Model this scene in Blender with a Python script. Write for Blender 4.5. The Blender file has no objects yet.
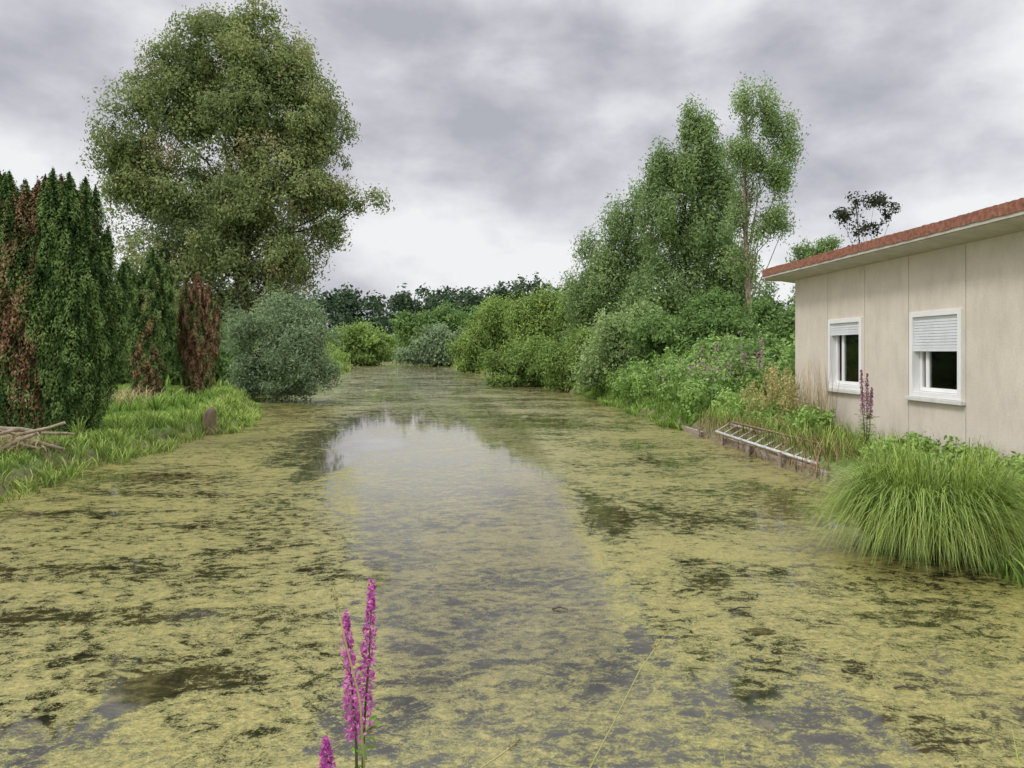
import bpy, math, random
import numpy as np
from mathutils import Vector
rng = np.random.default_rng(7)
random.seed(7)
F=760.0; CAMZ=1.8; HOR=352.0
sc=bpy.context.scene
col=sc.collection
def P(u,v,d): return np.array([(u-512)/F*d, d, CAMZ-(v-HOR)/F*d])

# ------------------------------------------------------------ helpers
def link(o,parent=None,label=None,category=None,kind=None,group=None):
    col.objects.link(o)
    if parent is not None: o.parent=parent
    if label: o["label"]=label
    if category: o["category"]=category
    if kind: o["kind"]=kind
    if group: o["group"]=group
    return o
def empty(name,loc,label,category,group=None):
    o=bpy.data.objects.new(name,None); o.location=[float(a) for a in loc]; o.empty_display_size=.3
    return link(o,None,label,category,None,group)
def mesh_np(name,V,Q,mat,tint=None,along=None,smooth=False):
    me=bpy.data.meshes.new(name)
    V=np.asarray(V,dtype=np.float32); Q=np.asarray(Q,dtype=np.int32)
    n=len(Q);k=Q.shape[1]
    me.vertices.add(len(V)); me.vertices.foreach_set('co',V.ravel())
    me.loops.add(n*k); me.loops.foreach_set('vertex_index',Q.ravel())
    me.polygons.add(n); me.polygons.foreach_set('loop_start',np.arange(0,n*k,k,dtype=np.int32))
    try: me.polygons.foreach_set('loop_total',np.full(n,k,dtype=np.int32))
    except Exception: pass
    if smooth: me.polygons.foreach_set('use_smooth',np.ones(n,dtype=bool))
    me.update(calc_edges=True)
    for nm,a in (('tint',tint),('along',along)):
        if a is not None:
            at=me.attributes.new(nm,'FLOAT','POINT'); at.data.foreach_set('value',np.asarray(a,dtype=np.float32))
    me.materials.append(mat)
    return bpy.data.objects.new(name,me)
def mesh_py(name,V,Fc,mat,smooth=False):
    me=bpy.data.meshes.new(name); me.from_pydata([tuple(map(float,v)) for v in V],[],Fc)
    if smooth:
        for p in me.polygons:p.use_smooth=True
    me.materials.append(mat); me.update()
    return bpy.data.objects.new(name,me)
class B:
    def __init__(s): s.V=[];s.F=[]
    def box(s,x0,x1,y0,y1,z0,z1):
        b=len(s.V)
        for z in(z0,z1):
            for (x,y) in((x0,y0),(x1,y0),(x1,y1),(x0,y1)): s.V.append((x,y,z))
        for f in((3,2,1,0),(4,5,6,7),(0,1,5,4),(1,2,6,5),(2,3,7,6),(3,0,4,7)): s.F.append([b+i for i in f])
    def tube(s,pts,rad,sides=6,cap=True):
        pts=[np.array(p,float) for p in pts]; b=len(s.V); n=len(pts)
        for i,p in enumerate(pts):
            t=pts[min(i+1,n-1)]-pts[max(i-1,0)]; t=t/(np.linalg.norm(t)+1e-9)
            a=np.array([0,0,1.]) if abs(t[2])<.8 else np.array([1.,0,0])
            e1=np.cross(t,a); e1/=np.linalg.norm(e1); e2=np.cross(t,e1)
            for k in range(sides):
                an=2*math.pi*k/sides
                s.V.append(p+rad[i]*(math.cos(an)*e1+math.sin(an)*e2))
        for i in range(n-1):
            for k in range(sides):
                k2=(k+1)%sides
                s.F.append([b+i*sides+k,b+i*sides+k2,b+(i+1)*sides+k2,b+(i+1)*sides+k])
        if cap:
            s.F.append([b+k for k in range(sides)][::-1]); s.F.append([b+(n-1)*sides+k for k in range(sides)])
    def obj(s,name,mat,smooth=False,bevel=0):
        o=mesh_py(name,s.V,s.F,mat,smooth)
        if bevel:
            m=o.modifiers.new('bev','BEVEL'); m.width=bevel; m.segments=2; m.limit_method='ANGLE'
        return o

# ------------------------------------------------------------ materials
def newmat(name):
    m=bpy.data.materials.new(name); m.use_nodes=True; nt=m.node_tree; nt.nodes.clear()
    out=nt.nodes.new('ShaderNodeOutputMaterial')
    return m,nt,out
class N:
    def __init__(s,nt): s.nt=nt
    def n(s,t,**k):
        x=s.nt.nodes.new(t)
        for a,b in k.items(): setattr(x,a,b)
        return x
    def l(s,a,b): s.nt.links.new(a,b)
    def setin(s,node,i,v):
        if isinstance(v,bpy.types.NodeSocket): s.l(v,node.inputs[i])
        else: node.inputs[i].default_value=v
    def math(s,op,a,b=0.0,c=None,clamp=False):
        x=s.n('ShaderNodeMath',operation=op); x.use_clamp=clamp
        s.setin(x,0,a); s.setin(x,1,b)
        if c is not None: s.setin(x,2,c)
        return x.outputs[0]
    def noise(s,vec,scale,detail=4,rough=.55,dist=0):
        x=s.n('ShaderNodeTexNoise'); x.inputs['Scale'].default_value=scale; x.inputs['Detail'].default_value=detail
        x.inputs['Roughness'].default_value=rough; x.inputs['Distortion'].default_value=dist
        if vec is not None: s.l(vec,x.inputs['Vector'])
        return x.outputs['Fac']
    def ramp(s,fac,stops,interp='LINEAR'):
        x=s.n('ShaderNodeValToRGB'); cr=x.color_ramp; cr.interpolation=interp
        while len(cr.elements)<len(stops): cr.elements.new(.5)
        for e,(p,c) in zip(cr.elements,stops):
            e.position=p; e.color=(c if len(c)==4 else (*c,1)) if hasattr(c,'__len__') else (c,c,c,1)
        s.l(fac,x.inputs['Fac']); return x.outputs['Color']
    def mixc(s,fac,a,b,blend='MIX'):
        x=s.n('ShaderNodeMix',data_type='RGBA',blend_type=blend)
        s.setin(x,0,fac)
        for i,v in((6,a),(7,b)):
            if isinstance(v,bpy.types.NodeSocket): s.l(v,x.inputs[i])
            else: x.inputs[i].default_value=(*v,1) if len(v)==3 else v
        return x.outputs[2]
    def bump(s,h,strength,dist=.02):
        x=s.n('ShaderNodeBump'); x.inputs['Strength'].default_value=strength; x.inputs['Distance'].default_value=dist
        s.l(h,x.inputs['Height']); return x.outputs[0]
    def prin(s,colr,rough=.6,spec=.5,normal=None,metal=0):
        x=s.n('ShaderNodeBsdfPrincipled')
        s.setin(x,'Base Color',colr if isinstance(colr,bpy.types.NodeSocket) else (*colr,1))
        s.setin(x,'Roughness',rough); x.inputs['Specular IOR Level'].default_value=spec; x.inputs['Metallic'].default_value=metal
        if normal is not None: s.l(normal,x.inputs['Normal'])
        return x.outputs[0]
def foliage_out(g,c,transl,out,shiny):
    if shiny: p=g.prin(c,.45,.35)
    else:
        d=g.n('ShaderNodeBsdfDiffuse'); g.l(c,d.inputs[0]); p=d.outputs[0]
    t=g.n('ShaderNodeBsdfTranslucent'); g.l(c,t.inputs[0])
    mx=g.n('ShaderNodeMixShader'); mx.inputs[0].default_value=transl
    g.l(p,mx.inputs[1]); g.l(t.outputs[0],mx.inputs[2]); g.l(mx.outputs[0],out.inputs[0])
def vary(g,c,f):
    vm=g.n('ShaderNodeVectorMath',operation='SCALE'); g.l(c,vm.inputs[0]); g.l(f,vm.inputs['Scale']); return vm.outputs[0]
def leafmat(name,c0,c1,c2,transl=.3,c3=None,shiny=False):
    m,nt,out=newmat(name); g=N(nt)
    at=g.n('ShaderNodeAttribute',attribute_name='tint')
    st=[(0.0,c0),(.45,c1),(.85,c2)]
    if c3: st=[(0.0,c0),(.4,c1),(.7,c2),(.86,c3)]
    c=g.ramp(at.outputs['Fac'],st)
    geo=g.n('ShaderNodeNewGeometry')
    c=vary(g,c,g.math('MULTIPLY_ADD',geo.outputs['Random Per Island'],.40,.82))
    foliage_out(g,c,transl,out,shiny); return m
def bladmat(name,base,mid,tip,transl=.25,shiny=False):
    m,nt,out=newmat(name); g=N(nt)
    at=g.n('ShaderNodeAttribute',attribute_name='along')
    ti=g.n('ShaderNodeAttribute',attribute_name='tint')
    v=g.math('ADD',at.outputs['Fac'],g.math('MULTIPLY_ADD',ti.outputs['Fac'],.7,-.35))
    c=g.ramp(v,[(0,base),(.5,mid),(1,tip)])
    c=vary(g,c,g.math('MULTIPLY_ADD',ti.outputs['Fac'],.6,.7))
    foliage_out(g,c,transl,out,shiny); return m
def noisemat(name,stops,scale=5,rough=.8,bump=.4,bdist=.01,spec=.3,stretch=(1,1,1),detail=6,metal=0):
    m,nt,out=newmat(name); g=N(nt)
    tc=g.n('ShaderNodeTexCoord'); mp=g.n('ShaderNodeMapping'); mp.inputs['Scale'].default_value=stretch
    g.l(tc.outputs['Object'],mp.inputs[0])
    f=g.noise(mp.outputs[0],scale,detail,.65)
    c=g.ramp(f,stops)
    g.l(g.prin(c,rough,spec,g.bump(f,bump,bdist),metal),out.inputs[0])
    return m

M_bark=noisemat('bark',[(.3,(.04,.033,.024)),(.7,(.13,.105,.08))],6,.9,.8,.03,stretch=(3,3,.6))
M_pale=noisemat('pale_bark',[(.35,(.14,.10,.07)),(.6,(.36,.28,.21))],5,.85,.5,.02,stretch=(2,2,1))
L_big=leafmat('leaf_big',(.14,.19,.085),(.24,.295,.12),(.335,.38,.16),.3,(.39,.34,.17))
L_shrub=leafmat('leaf_greygreen',(.15,.215,.12),(.24,.325,.175),(.34,.43,.24))
L_yew=leafmat('leaf_yew',(.04,.08,.028),(.085,.145,.043),(.16,.235,.075),.12)
L_yewbrown=leafmat('leaf_yew_brown',(.11,.068,.04),(.22,.12,.07),(.30,.185,.11),.1)
L_willow=leafmat('leaf_willow',(.18,.27,.075),(.29,.40,.115),(.41,.52,.16))
L_mid=leafmat('leaf_mid',(.10,.18,.06),(.175,.28,.088),(.27,.39,.125))
L_dark=leafmat('leaf_dark',(.06,.115,.045),(.105,.175,.065),(.17,.26,.09))
L_birch=leafmat('leaf_birch',(.15,.23,.095),(.25,.35,.14),(.36,.47,.195))
L_forest=leafmat('leaf_forest',(.045,.075,.045),(.075,.115,.065),(.12,.17,.09),.1)
L_herb=leafmat('leaf_herb',(.12,.215,.05),(.22,.36,.075),(.35,.50,.13),shiny=True)
L_black=leafmat('leaf_sparse',(.04,.04,.03),(.065,.07,.04),(.11,.11,.06),.1)
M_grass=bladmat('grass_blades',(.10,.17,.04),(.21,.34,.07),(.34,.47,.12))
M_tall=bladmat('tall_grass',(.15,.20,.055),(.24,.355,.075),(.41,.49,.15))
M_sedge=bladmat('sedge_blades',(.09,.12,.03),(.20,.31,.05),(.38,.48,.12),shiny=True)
M_dry=bladmat('dry_stalks',(.25,.20,.11),(.45,.37,.21),(.58,.48,.29))
M_red=bladmat('red_weed',(.18,.11,.07),(.33,.20,.12),(.44,.32,.19))
M_purple=leafmat('petal_purple',(.40,.07,.33),(.60,.14,.47),(.78,.30,.64),.35)
M_pinkdull=leafmat('petal_dull',(.30,.12,.20),(.40,.20,.29),(.52,.33,.40),.2)
M_stem=noisemat('plant_stem',[(.3,(.07,.06,.025)),(.7,(.14,.12,.05))],30,.6,.1)
M_dryleaf=leafmat('leaf_dry',(.27,.23,.10),(.42,.37,.17),(.53,.50,.22))

# ------------------------------------------------------------ leaf clouds
def unit(n):
    v=rng.normal(size=(n,3)); return v/np.linalg.norm(v,axis=1,keepdims=True)
def nz(a): return a/(np.linalg.norm(a,axis=1,keepdims=True)+1e-9)
def leaves(name,C,L,W,mat,tint,droop=0.,up=0.,out=None,loose=.75):
    n=len(C)
    if out is None: nr=unit(n)
    else: nr=nz(out+unit(n)*loose)
    r=unit(n); r[:,2]+=up-droop
    a=nz(r-nr*np.sum(r*nr,1,keepdims=True)); b=np.cross(nr,a)
    s=rng.uniform(.6,1.3,(n,1)); a=a*L*s; b=b*W*s*.5
    V=np.empty((n,4,3)); V[:,0]=C-a*.5; V[:,1]=C-a*.05+b; V[:,2]=C+a*.5; V[:,3]=C-a*.05-b
    return mesh_np(name,V.reshape(-1,3),np.arange(n*4).reshape(-1,4),mat,tint=np.repeat(tint,4))
def crownpts(lobes,nc,per,cr,elong=1.0,inner=.45,tb=0.,sub=9,subs=.42,brown=0.):
    Lb=np.array(lobes,float); w=(Lb[:,3]*Lb[:,4]*Lb[:,5])**(.667); w/=w.sum()
    m=len(Lb)*sub; sk=np.repeat(np.arange(len(Lb)),sub); sd=unit(m)
    sr=rng.uniform(.5,.8,(m,1)); scn=Lb[sk,:3]+sd*sr*Lb[sk,3:6]; srad=Lb[sk,3:6]*rng.uniform(subs*.7,subs*1.25,(m,1))
    stint=rng.normal(0,.10,m)
    if brown>0: stint+=np.where(rng.random(m)<brown,.3,0)
    sw=w[sk]*srad[:,0]**2/(Lb[sk,3]**2); sw/=sw.sum()
    j=rng.choice(m,nc,p=sw); d=unit(nc); r=inner+(1-inner)*rng.random((nc,1))**.5; r*=rng.uniform(.85,1.18,(nc,1))
    cc=scn[j]+d*r*srad[j]; k=sk[j]
    rep=np.maximum(3,(per*rng.uniform(.4,1.6,nc)).astype(int)); idx=np.repeat(np.arange(nc),rep)
    s_=rng.uniform(.6,1.4,nc)[idx][:,None]
    off=unit(len(idx))*rng.random((len(idx),1))**.6*cr*s_; off[:,2]*=elong*.85
    C=cc[idx]+off
    lob_out=nz((C-Lb[k[idx],:3])/Lb[k[idx],3:6]); sub_out=nz((C-scn[j[idx]]))
    out=nz(lob_out*.7+sub_out*.6+off/cr*.3+np.array([0,0,.3]))
    t=np.clip(.40+tb+stint[j]+rng.normal(0,.10,nc),0,1)[idx]+rng.normal(0,.07,len(idx))
    return cc,k,C,np.clip(t,0,1),out
def tree(name,label,cat,base,lobes,nc,per,cr,LL,LW,mat,trunk_r,bark=None,droop=.3,elong=1.,inner=.45,twigs=150,group=None,tb=0.,lean=(0,0),sub=9,subs=.45,brown=0.,loose=.9,limb=.36):
    bark=bark or M_bark
    base=np.array(base,float); Lb=np.array(lobes,float); Lb[:,:3]-=base
    e=empty(name,base,label,cat,group)
    cc,k,C,t,out=crownpts(Lb,nc,per,cr,elong,inner,tb,sub,subs,brown)
    lo=C[:,2]<.02; C[lo,2]=-.25+.4*rng.random(lo.sum())
    link(leaves('crown',C,LL,LW,mat,t,droop,out=out,loose=loose),e)
    b=B(); hi=Lb[np.argmax(Lb[:,2])][:3]
    tp=[]; nseg=9
    for i in range(nseg+1):
        f=i/nseg; q=np.array([hi[0]*f**1.6,hi[1]*f**1.6,hi[2]*f])
        q[:2]+=np.array(lean)*math.sin(f*math.pi)+rng.normal(0,.24*trunk_r,2)*(i>0)
        tp.append(q)
    tp[0][2]=-.3
    b.tube(tp,[trunk_r*(1.35 if i==0 else 1)*(1-.85*i/nseg)+.01 for i in range(nseg+1)],8)
    for L in Lb:
        f=np.clip((L[2]-.3*max(L[2],.5))/max(hi[2],.1),.12,.9)*.75
        i=f*nseg; i0=int(i); s=tp[i0]+(tp[min(i0+1,nseg)]-tp[i0])*(i-i0)
        e_=L[:3]; m1=s+(e_-s)*.4+np.array([0,0,.12*np.linalg.norm(e_-s)])+rng.normal(0,.1,3); m2=s+(e_-s)*.75+rng.normal(0,.12,3)
        r0=trunk_r*limb*(1-.6*f)
        b.tube([s,m1,m2,e_],[r0,r0*.7,r0*.5,r0*.25],5,False)
    for j in rng.choice(len(cc),min(twigs,len(cc)),replace=False):
        s=Lb[k[j],:3]; mm=(s+cc[j])/2+rng.normal(0,.1,3)
        b.tube([s,mm,cc[j]],[trunk_r*.08+.005,trunk_r*.05+.004,.004],4,False)
    link(b.obj('trunk',bark,True),e)
    return e
def L3(u,v,d,ru,rv,rd=None,dz=0):
    p=P(u,v,d); s=d/F
    return (p[0],p[1]+dz,p[2],ru*s,(rd if rd else (ru+rv)*.5*s),rv*s)

# ------------------------------------------------------------ terrain
yl=[-50,5,9.9,12.7,18.7,23,28,41,68,124,400]; xl=[-6.3,-6.5,-6.7,-6.9,-6.8,-8.3,-10.0,-11.2,-15,-27,-60]
yr=[-50,0,5,8,10.9,17.5,31.8,48.9,98,124,400]; xr=[8,6.5,5.1,4.6,4.35,4.1,3.2,-.1,-8,-12,-45]
def wob(x,y): return .16*np.sin(y*1.7+x*.4)+.1*np.sin(y*4.1+1.3)+.06*np.sin(y*9.3+x*3)
def S(x,y):
    w=wob(x,y); wr=np.where((y>10)&(y<17.6),.15,.6)
    return np.maximum.reduce([np.interp(y,yl,xl)-x+w, x-np.interp(y,yr,xr)+w*wr, 1.3-y+.2*np.sin(x*2), (y-132)])
def H(x,y):
    s=S(x,y); t=np.clip((s+.7)/1.0,0,1); t=t*t*(3-2*t)
    z=-.55+t*.87+np.clip(s,0,30)*.012
    z=z+np.where(s>.1,.03*np.sin(x*1.3+2)*np.sin(y*1.1)+.02*np.sin(x*3.7)*np.sin(y*3.1+1),0)
    return z
def axis(lo,hi,fine_lo,fine_hi,step,nout):
    a=np.arange(fine_lo,fine_hi,step)
    o1=fine_lo-(np.geomspace(1,1+(fine_lo-lo),nout)-1)[1:][::-1]; o2=fine_hi+(np.geomspace(1,1+(hi-fine_hi),nout)-1)
    return np.concatenate([o1,a,o2])
gx=axis(-900,900,-14,9,.16,70); gy=axis(-300,1500,-1,36,.2,90)
X,Y=np.meshgrid(gx,gy); Z=H(X,Y)
nx,ny=len(gx),len(gy); I=np.arange(nx*ny).reshape(ny,nx)
Q=np.stack([I[:-1,:-1],I[:-1,1:],I[1:,1:],I[1:,:-1]],-1).reshape(-1,4)
m,nt,out=newmat('ground_soil'); g=N(nt)
geo=g.n('ShaderNodeNewGeometry'); pos=geo.outputs['Position']
n1=g.noise(pos,.5,5,.6); n2=g.noise(pos,9,6,.7)
c1=g.ramp(n2,[(.3,(.07,.11,.03)),(.55,(.14,.21,.055)),(.8,(.22,.25,.09))])
c2=g.ramp(n2,[(.3,(.10,.08,.045)),(.7,(.24,.19,.12))])
sx=g.n('ShaderNodeSeparateXYZ'); g.l(pos,sx.inputs[0])
lowf=g.ramp(sx.outputs[2],[(.0,1.0),(.12,.7),(.25,0.0)])
mx=g.math('MAXIMUM',lowf,g.ramp(n1,[(.6,0.),(.68,1.)]))
c=g.mixc(mx,c1,c2)
g.l(g.prin(c,.9,.2,g.bump(n2,.7,.04)),out.inputs[0])
o=mesh_np('ground',np.stack([X,Y,Z],-1).reshape(-1,3),Q,m,smooth=True); link(o,kind='structure')

# ------------------------------------------------------------ water with duckweed / algae
m,nt,out=newmat('water_algae'); g=N(nt)
geo=g.n('ShaderNodeNewGeometry'); pos=geo.outputs['Position']
mp=g.n('ShaderNodeMapping'); mp.inputs['Scale'].default_value=(.8,1.1,1); mp.inputs['Rotation'].default_value=(0,0,-.35); g.l(pos,mp.inputs[0]); ps=mp.outputs[0]
sx=g.n('ShaderNodeSeparateXYZ'); g.l(pos,sx.inputs[0]); px_,py_=sx.outputs[0],sx.outputs[1]
nA=g.noise(ps,.45,2,.5,.6); nB=g.noise(ps,1.9,6,.76,1.3); nC=g.noise(ps,10,5,.80,.6); nD=g.noise(pos,60,2,.7)
cx=g.math('MULTIPLY_ADD',py_,-.127,.54)
cx=g.math('ADD',cx,g.math('MULTIPLY_ADD',nB,.4,-.2))
dx=g.math('ABSOLUTE',g.math('SUBTRACT',px_,cx))
wd=g.math('MULTIPLY_ADD',g.math('MINIMUM',py_,18.0),.115,.27)
chan=g.math('SUBTRACT',1.0,g.math('DIVIDE',dx,wd),clamp=True)
chan=g.math('MINIMUM',g.math('MULTIPLY',chan,7.0),1.0)
chan=g.math('MULTIPLY',chan,g.ramp(g.math('DIVIDE',py_,40.0),[(.08,0.),(.115,1.),(.5,1.),(.7,.5)]))
s=g.math('ADD',g.math('MULTIPLY',nA,.5),g.math('MULTIPLY',nB,1.0))
s=g.math('ADD',s,g.math('MULTIPLY',nC,1.2))
s=g.math('ADD',s,g.math('MULTIPLY',nD,.45))   # mean 1.575
far=g.ramp(g.math('DIVIDE',py_,100.0),[(.16,0.),(.26,.07),(.45,.10),(.9,.11)])
s=g.math('SUBTRACT',s,far)
for (x0,y0,rx,ry,st) in [(-2.95,12.2,.4,1.9,.45),(-2.7,14.8,.8,1.2,.38),(-1.98,4.0,.17,.26,.55),(-1.9,4.2,.55,.3,.17),(1.22,3.68,.07,.07,.5),(.8,4.75,.10,.35,.25),(1.6,4.9,.11,.08,.4),(1.55,5.9,.25,1.2,.17),(1.0,8.4,.3,2.2,.2),(-3.6,13.2,.8,1.8,.22),(-3.6,6.2,1.6,.35,.15),(-2.6,5.2,1.5,.25,.16),(.8,19,1.4,4.,.17),(-3.9,17.5,1.0,4.,.2),(-2.4,3.6,.6,.15,.16),(-5.2,8.4,1.6,.3,.17),(2.9,5.2,.8,.12,.15),(3.2,9.6,.4,1.6,.12),(2.4,13.5,.4,3.,.15),(-5.,11.,1.2,.4,.17),(-4.2,9.6,1.3,.3,.15)]:
    ex=g.math('DIVIDE',g.math('SUBTRACT',px_,x0),rx); ey=g.math('DIVIDE',g.math('SUBTRACT',py_,y0),ry)
    dd=g.math('ADD',g.math('MULTIPLY',ex,ex),g.math('MULTIPLY',ey,ey))
    s=g.math('SUBTRACT',s,g.math('MULTIPLY',g.math('SUBTRACT',1.0,dd,clamp=True),st))
s0_=g.math('SUBTRACT',s,.95)    # mean .625
cover=g.ramp(s0_,[(.485,0.),(.54,.7),(.61,.96),(.70,1.)])
fine=g.ramp(g.noise(pos,120,2,.6),[(.30,0.),(.46,1.)])
cover=g.math('MULTIPLY',cover,g.math('MAXIMUM',fine,g.ramp(s0_,[(.56,0.),(.70,.95)])))
thin=g.ramp(g.noise(pos,85,3,.75),[(.36,.25),(.60,1.)])
cover=g.math('MULTIPLY',cover,g.math('SUBTRACT',1.0,g.math('MULTIPLY',chan,g.math('MULTIPLY',thin,.80))))
ca=g.ramp(g.noise(pos,26,5,.85),[(.25,(.065,.063,.023)),(.42,(.175,.162,.056)),(.56,(.295,.268,.094)),(.74,(.47,.435,.20))])
cb=g.ramp(s0_,[(.50,(.46,.50,.40)),(.60,(.76,.80,.70)),(.70,(.98,.96,.88)),(.84,(1.12,1.06,.93))])
ca=g.mixc(1.,ca,cb,'MULTIPLY')
alg=g.prin(ca,.34,.5,g.bump(nD,.5,.012))
sub=g.ramp(g.math('ADD',g.math('MULTIPLY',nC,.6),g.math('MULTIPLY',nB,.5)),[(.42,(.010,.010,.006)),(.52,(.04,.034,.015)),(.64,(.14,.118,.048))])
wat=g.prin(sub,.04,1.0,g.bump(g.noise(pos,6,1,.5),.03,.02))
mxs=g.n('ShaderNodeMixShader'); g.l(cover,mxs.inputs[0]); g.l(wat,mxs.inputs[1]); g.l(alg,mxs.inputs[2]); g.l(mxs.outputs[0],out.inputs[0])
o=mesh_py('water',[(-70,-40,0),(60,-40,0),(60,140,0),(-70,140,0)],[[0,1,2,3]],m); link(o,kind='structure')

# ------------------------------------------------------------ grass
def blades(name,Pb,h,w,lean,mat,segs=3,droop=.25,tint=None,ang=None,parent=None,label=None,cat=None,kind='stuff',sag=0.):
    n=len(Pb); t=np.linspace(0,1,segs+1)[None,:,None]
    ang=rng.uniform(0,2*math.pi,n) if ang is None else ang
    d=np.stack([np.cos(ang),np.sin(ang),np.zeros(n)],-1)[:,None,:]
    sa=ang+math.pi/2+rng.normal(0,.5,n); sd=np.stack([np.cos(sa),np.sin(sa),np.zeros(n)],-1)[:,None,:]
    h=np.broadcast_to(h,(n,))[:,None,None]; lean=np.broadcast_to(lean,(n,))[:,None,None]; w=np.broadcast_to(w,(n,))[:,None,None]
    dr=np.broadcast_to(droop,(n,))[:,None,None]
    c=Pb[:,None,:]+np.array([0,0,1.])*h*(t*(1+dr)-dr*t**3*1.0-sag*t**4)+d*lean*t**1.6
    ww=w*.5*(1-t**2*.93)
    V=np.stack([c-sd*ww,c+sd*ww],2).reshape(-1,3)
    base=(np.arange(n)*(segs+1)*2)[:,None]; k=np.arange(segs)[None,:]*2
    q=np.stack([base+k,base+k+1,base+k+3,base+k+2],-1).reshape(-1,4)
    tint=rng.random(n) if tint is None else tint
    o=mesh_np(name,V,q,mat,tint=np.repeat(tint,(segs+1)*2),along=np.tile(np.repeat(np.linspace(0,1,segs+1),2),n))
    return link(o,parent,label,cat,kind)
def scatter(n,x0,x1,y0,y1,smin,smax):
    x=rng.uniform(x0,x1,n); y=rng.uniform(y0,y1,n); s=S(x,y); k=(s>smin)&(s<smax); x=x[k];y=y[k]
    return np.stack([x,y,H(x,y)-.01],-1)
def patchy(p,f=1.3,ph=0): return .5+.5*np.sin(p[:,0]*f+ph+np.sin(p[:,1]*f*.7)*1.5)*np.sin(p[:,1]*f*.9+ph*2)
p=scatter(210000,-16,-6,7.5,34,.1,9)
h=.045+.06*patchy(p)**2+rng.exponential(.015,len(p))
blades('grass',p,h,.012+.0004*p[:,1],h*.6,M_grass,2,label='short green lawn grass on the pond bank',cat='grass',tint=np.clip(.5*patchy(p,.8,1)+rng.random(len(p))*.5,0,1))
p=scatter(90000,-16,-6,7.0,30,-.55,.7)
k=rng.random(len(p))<(.3+.7*patchy(p,2.2,.5)); p=p[k]; p[:,2]=np.maximum(p[:,2],-.03)
h=.09+.20*patchy(p,2.1)**1.5*rng.uniform(.5,1.1,len(p))+.10*patchy(p,5.3,1)**3
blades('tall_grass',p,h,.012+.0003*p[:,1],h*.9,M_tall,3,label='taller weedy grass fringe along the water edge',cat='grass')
def tufts(n,x0,x1,y0,y1,smin,smax,per,h0,h1,mat,name,label):
    c=scatter(n,x0,x1,y0,y1,smin,smax); m_=len(c); i=np.repeat(np.arange(m_),per)
    a=rng.uniform(0,6.28,len(i)); p=c[i]+np.stack([np.cos(a)*.06,np.sin(a)*.06,np.zeros(len(i))],-1); p[:,2]=np.maximum(p[:,2],-.03)
    hh=rng.uniform(h0,h1,m_)[i]*rng.uniform(.6,1.1,len(i))
    blades(name,p,hh,.009+.0003*p[:,1],hh*rng.uniform(.2,1.0,len(i)),mat,4,droop=.6,ang=a,label=label,cat='grass')
tufts(620,-11,-6,8.5,27,-.35,.7,30,.15,.38,M_tall,'grass_tufts','long arching grass tufts overhanging the waterline')
tufts(150,-12,-8,17,24,.6,2.5,30,.2,.5,M_grass,'lawn_tufts','rough grass tufts growing among the yews')
p=scatter(90000,2.6,5.7,7.5,33,-.3,3)
k=(p[:,0]<(6.35-.0605*p[:,1]))&((p[:,1]>17.3)|(S(p[:,0],p[:,1])>.6)); p=p[k]; p[:,2]=np.maximum(p[:,2],-.03)
k=rng.random(len(p))<(.3+.7*patchy(p,2.0,2)); p=p[k]
h=(.10+.25*patchy(p,1.8,2)**1.5*rng.uniform(.4,1.1,len(p)))*np.where(p[:,1]<17,.7,.9)
blades('bank_grass',p,h,.014+.0003*p[:,1],h*.6,M_grass,3,label='rough green grass between pond edge and house wall',cat='grass')
p=scatter(90000,-60,30,30,135,-.3,4)
h=.25+.35*patchy(p,.6)*rng.uniform(.4,1.1,len(p))
blades('reeds',p,h,.06+.001*p[:,1],h*.4,M_tall,2,label='bright green reeds lining the distant banks',cat='reeds')

# ------------------------------------------------------------ big left tree
d=37
lob=[L3(232,55,d,52,42),L3(190,72,d,42,36),L3(278,66,d,40,34),L3(155,108,d,42,34),L3(292,100,d,44,38),L3(142,140,d,44,38),L3(225,130,d,66,50),L3(308,135,d,40,36),
 L3(138,190,d,42,42),L3(200,200,d,64,54),L3(270,195,d,58,50),L3(318,197,d,32,20),L3(364,203,d,24,9),L3(342,198,d,20,12),L3(245,262,d,64,48),L3(165,262,d,58,48),L3(296,258,d,42,38),L3(325,228,d,22,18),
 L3(215,320,d,80,45),L3(140,320,d,50,45),L3(330,150,d,18,16),L3(222,22,d,32,18),L3(255,14,d,22,14),L3(200,34,d,22,14)]
tree('willow_tree','towering leafy willow with browning seed clusters behind the shrubs','tree',(*P(240,352,d)[:2],.5),lob,3200,74,.62,.18,.08,L_big,.42,droop=.7,inner=.42,twigs=380,elong=1.25,sub=12,subs=.5,brown=.16,tb=.02,limb=.25,loose=.8)
d=27.5
lob=[L3(280,345,d,46,42),L3(255,355,d,34,34),L3(306,350,d,32,38),L3(285,318,d,32,24),L3(262,382,d,34,16),L3(312,378,d,24,18),L3(240,330,d,20,20),L3(280,388,d,40,12)]
tree('willow_shrub','rounded grey-green willow shrub overhanging the water','shrub',(-10.0,27.8,.2),lob,850,48,.36,.15,.04,L_shrub,.12,droop=-.3,inner=.6,twigs=150,elong=1.3)

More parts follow.
